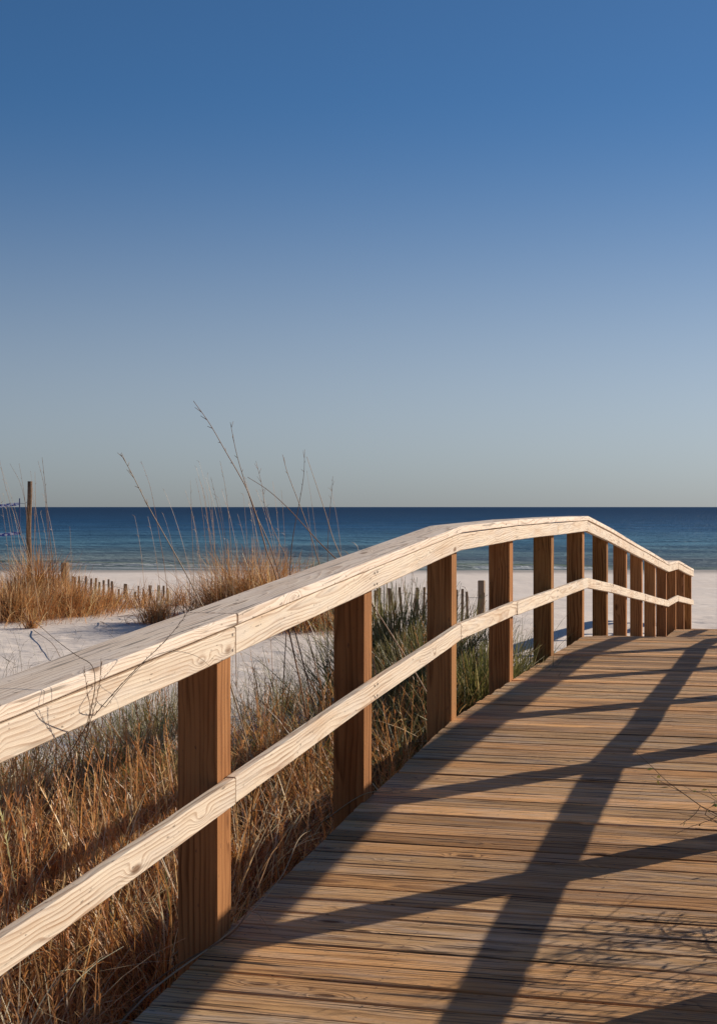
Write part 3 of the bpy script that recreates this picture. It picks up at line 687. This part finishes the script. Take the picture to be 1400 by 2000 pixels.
# loose straw bits on the sand
n = 3600
bx = RNG.uniform(-6.5, 3, n); by = RNG.uniform(13, 27, n); k = (rough(bx, by, 3) > -.35) & (walk_td(bx, by)[1] < -.15); bx = bx[k]; by = by[k]; n = len(bx)
b = np.stack([bx, by, ground(bx, by)+.006], -1)
r1 = ribbons(b, RNG.uniform(0, 6.28, n), RNG.uniform(.05, .25, n), RNG.uniform(1.2, 1.5, n), RNG.uniform(-.2, .3, n), RNG.uniform(.003, .007, n), 3, pick(np.array([(.2, .14, .09), (.32, .22, .13), (.12, .08, .05)]), n))
n2 = 900; bx = RNG.uniform(-5, 3, n2); by = 12+np.abs(RNG.normal(0, 3.4, n2)); k = walk_td(bx, by)[1] < -.15; bx = bx[k]; by = by[k]; n2 = len(bx)
b = np.stack([bx, by, ground(bx, by)-.01], -1)
r2 = ribbons(b, RNG.uniform(0, 6.28, n2), RNG.uniform(.2, .6, n2), RNG.uniform(0, .6, n2), RNG.uniform(0, 1.2, n2), RNG.uniform(.003, .005, n2), 5, pick(np.array([(.17, .13, .07), (.28, .19, .1), (.12, .12, .05)]), n2))
V, F, K = merge([r1[:3], r2[:3]]); tag(npmesh('dune_straw', V, F, M_grass, col=K), kind='stuff')

# ---------------------------------------------------------------- sand fences
def boxpost(mb, x, y, z0, z1, w, th, ang, lean=0., c=(1, 1, 1)):
    ca, sa = math.cos(ang), math.sin(ang); V = []; Wc = []; o = random.uniform(0, 30)
    for z in (z0, z0+(z1-z0)*.5, z1-.01, z1):
        s = .92 if z == z1 else 1
        for a, b in ((-w/2, -th/2), (w/2, -th/2), (w/2, th/2), (-w/2, th/2)):
            V.append((x+a*s*ca-b*s*sa+lean*(z-z0), y+a*s*sa+b*s*ca, z)); Wc.append((z+o, a+.05, b+.04))
    F = [(i*4+k, i*4+(k+1) % 4, (i+1)*4+(k+1) % 4, (i+1)*4+k) for i in range(3) for k in range(4)]+[(12, 13, 14, 15)]
    mb.add(V, F, W=Wc, c=c)
def fence(pa, pb, tops, posts, label, pitch=.1, hgt=.5):
    (x0, Z0), (x1, Z1) = pa, pb; A = Vector(((x0-700)/FPX*Z0, Z0)); B = Vector(((x1-700)/FPX*Z1, Z1)); L = (B-A).length; ang = math.atan2(B.y-A.y, B.x-A.x)
    root = empty('sand_fence', (A.x, A.y, float(ground(A.x, A.y)))); tag(root, label, 'fence', 'slatted sand fences on the dune')
    n = int(L/pitch); wz = []
    for k in range(n+1):
        p = A.lerp(B, k/n); fx = p.x/p.y*FPX+700; ztop = CAMZ-(np.interp(fx, [t[0] for t in tops], [t[1] for t in tops])-990)/FPX*p.y+random.gauss(0, .018)
        g = float(ground(p.x, p.y)); wz.append((p.x, p.y, ztop))
        if k and random.random() < .07: continue
        m_ = MB(); boxpost(m_, p.x, p.y, g-.3, ztop-(.12 if random.random() < .08 else 0), .04, .012, ang+random.gauss(0, .2), random.gauss(0, .08)); m_.build('picket', M_fence, root)
    for dz in (.09, .40):
        m_ = MB(); tube(m_, [(a, b-.01, c_-dz) for a, b, c_ in wz], .003, .003, 4); m_.build('wire', M_wire, root)
    for (fx, fy, w_) in posts:
        k = (fx-x0)/(x1-x0); p = A.lerp(B, k); m_ = MB(); ztop = CAMZ-(fy-990)/FPX*p.y
        boxpost(m_, p.x, p.y+.06, float(ground(p.x, p.y))-.4, ztop, w_, w_, ang); m_.build('fence_post', M_fence, root)
    return root
fence((118, 28.5), (330, 27.6), [(118, 1122), (180, 1130), (250, 1140), (330, 1146)], [(127, 1099, .11)], 'slatted sand fence with short pickets half buried in the left dune')
fence((560, 25.5), (952, 24.5), [(560, 1146), (740, 1149), (900, 1152), (952, 1154)], [(941, 1134, .095)], 'slatted sand fence seen between the handrail posts behind green grass')

# ---------------------------------------------------------------- pole and net
Zp = 46.0; p = P(58, 940, Zp); gz = float(ground(p.x, p.y))
m_ = MB(); pts = [Vector((p.x+.02*math.sin(k), p.y, gz-.3+(p.z-gz+.3)*k/8)) for k in range(9)]; tube(m_, pts, .078, .07, 12)
o = m_.build('wooden_pole', M_pole, smooth=True); tag(o, 'tall dark round wooden pole standing on the beach at the left', 'pole')
net = empty('volleyball_net', (P(39, 1100, Zp).x, Zp, float(ground(P(39, 1100, Zp).x, Zp)))); tag(net, 'blue and white taped volleyball net on the beach at the left edge', 'net')
xr = P(39, 985, Zp).x; NL = 9.0
def nz(s, top): return (P(0, 984 if top else 1041, Zp).z)-.0*s-.25*4*(s/NL)*(1-s/NL)
for nm, top in (('top_tape', True), ('bottom_tape', False)):
    V = []; K = 40
    for k in range(K+1):
        s = NL*k/K; z = nz(s, top)
        for a, b in ((-.004, -.045), (.004, -.045), (.004, .045), (-.004, .045)): V.append((xr-s, Zp+a+.02*math.sin(s*3), z+b))
    F = [(i*4+q, i*4+(q+1) % 4, (i+1)*4+(q+1) % 4, (i+1)*4+q) for i in range(K) for q in range(4)]+[(0, 1, 2, 3), (K*4+3, K*4+2, K*4+1, K*4)]
    npmesh(nm, V, F, M_tape, net, wc=V)
m_ = MB(); tube(m_, [(xr, Zp, nz(0, False)-.05), (xr, Zp, nz(0, True)+.16)], .018, .018, 6); m_.build('side_rod', M_net, net)
m_ = MB()
for k in range(1, 60):
    s = NL*k/60; tube(m_, [(xr-s, Zp, nz(s, False)), (xr-s, Zp, nz(s, True))], .0016, .0016, 3)
for j in range(1, 7):
    tube(m_, [(xr-NL*k/20, Zp, nz(NL*k/20, False)+(nz(0, True)-nz(0, False))*j/7) for k in range(21)], .0016, .0016, 3)
m_.build('netting', M_net, net)
m_ = MB(); tube(m_, [(xr, Zp, nz(0, True)+.02), ((xr+p.x)/2, Zp, nz(0, True)+.0), (p.x-.07, Zp, nz(0, True)+.05)], .006, .006, 4); tube(m_, [(xr, Zp, nz(0, False)), (p.x-.07, Zp, nz(0, False)+.01)], .006, .006, 4); m_.build('cord', M_net, net)

# ---------------------------------------------------------------- bushy shrub beyond the right railing (its twigs shade the deck)
def shrub(t0, d0, label, seed, hgt, nmain, leaf, aim=None):
    rs = random.Random(seed); x, y, _ = W(t0, d0, 0); g = float(ground(x, y)); root = empty('shrub', (x, y, g)); tag(root, label, 'shrub')
    st = MB(); lv = MB()
    def br(p, d, L, r, dep):
        n = 5; pts = [p]; q = p.copy(); dd = d.copy()
        for k in range(n):
            dd = (dd+Vector((rs.gauss(0, .16), rs.gauss(0, .16), rs.gauss(.0, .12)))).normalized(); q = q+dd*(L/n); pts.append(q.copy())
        tube(st, pts, r, r*.5, 4, c=(.17, .11, .07))
        if dep > 0:
            for k in range(1, n+1):
                for _ in range(2 if dep > 1 else 1):
                    nd = (dd+Vector((rs.gauss(0, .7), rs.gauss(0, .7), rs.gauss(.1, .5)))).normalized(); br(pts[k], nd, L*rs.uniform(.35, .6), r*.5, dep-1)
        else:
            for k in range(1, n+1):
                if rs.random() < leaf:
                    a = Vector((rs.gauss(0, 1), rs.gauss(0, 1), rs.gauss(0, .6))).normalized(); b = a.cross(Vector((rs.gauss(0, 1), 0, 1))).normalized()
                    s = rs.uniform(.008, .018); c0 = pts[k]
                    gcol = rs.choice(((.09, .14, .03), (.14, .17, .04), (.2, .16, .05)))
                    lv.add([c0, c0+a*s+b*s*.35, c0+a*s*2, c0+a*s-b*s*.35], [(0, 1, 2, 3)], c=gcol)
    for k in range(nmain):
        d = Vector((rs.gauss(0, .35), rs.gauss(0, .35), 1)).normalized()
        if aim: d = (d+Vector(aim)*rs.uniform(.2, 1)).normalized()
        br(Vector((x+rs.gauss(0, .08), y+rs.gauss(0, .08), g)), d, hgt*rs.uniform(.7, 1), .009, 3)
    st.build('branches', M_grass, root); lv.build('leaves', M_grass, root)
shrub(.25, WIDTH+1.0, 'bushy twiggy shrub beside the right railing with tips over the bottom right deck', 5, 1.1, 19, .45, (-.5, -.1, 0))
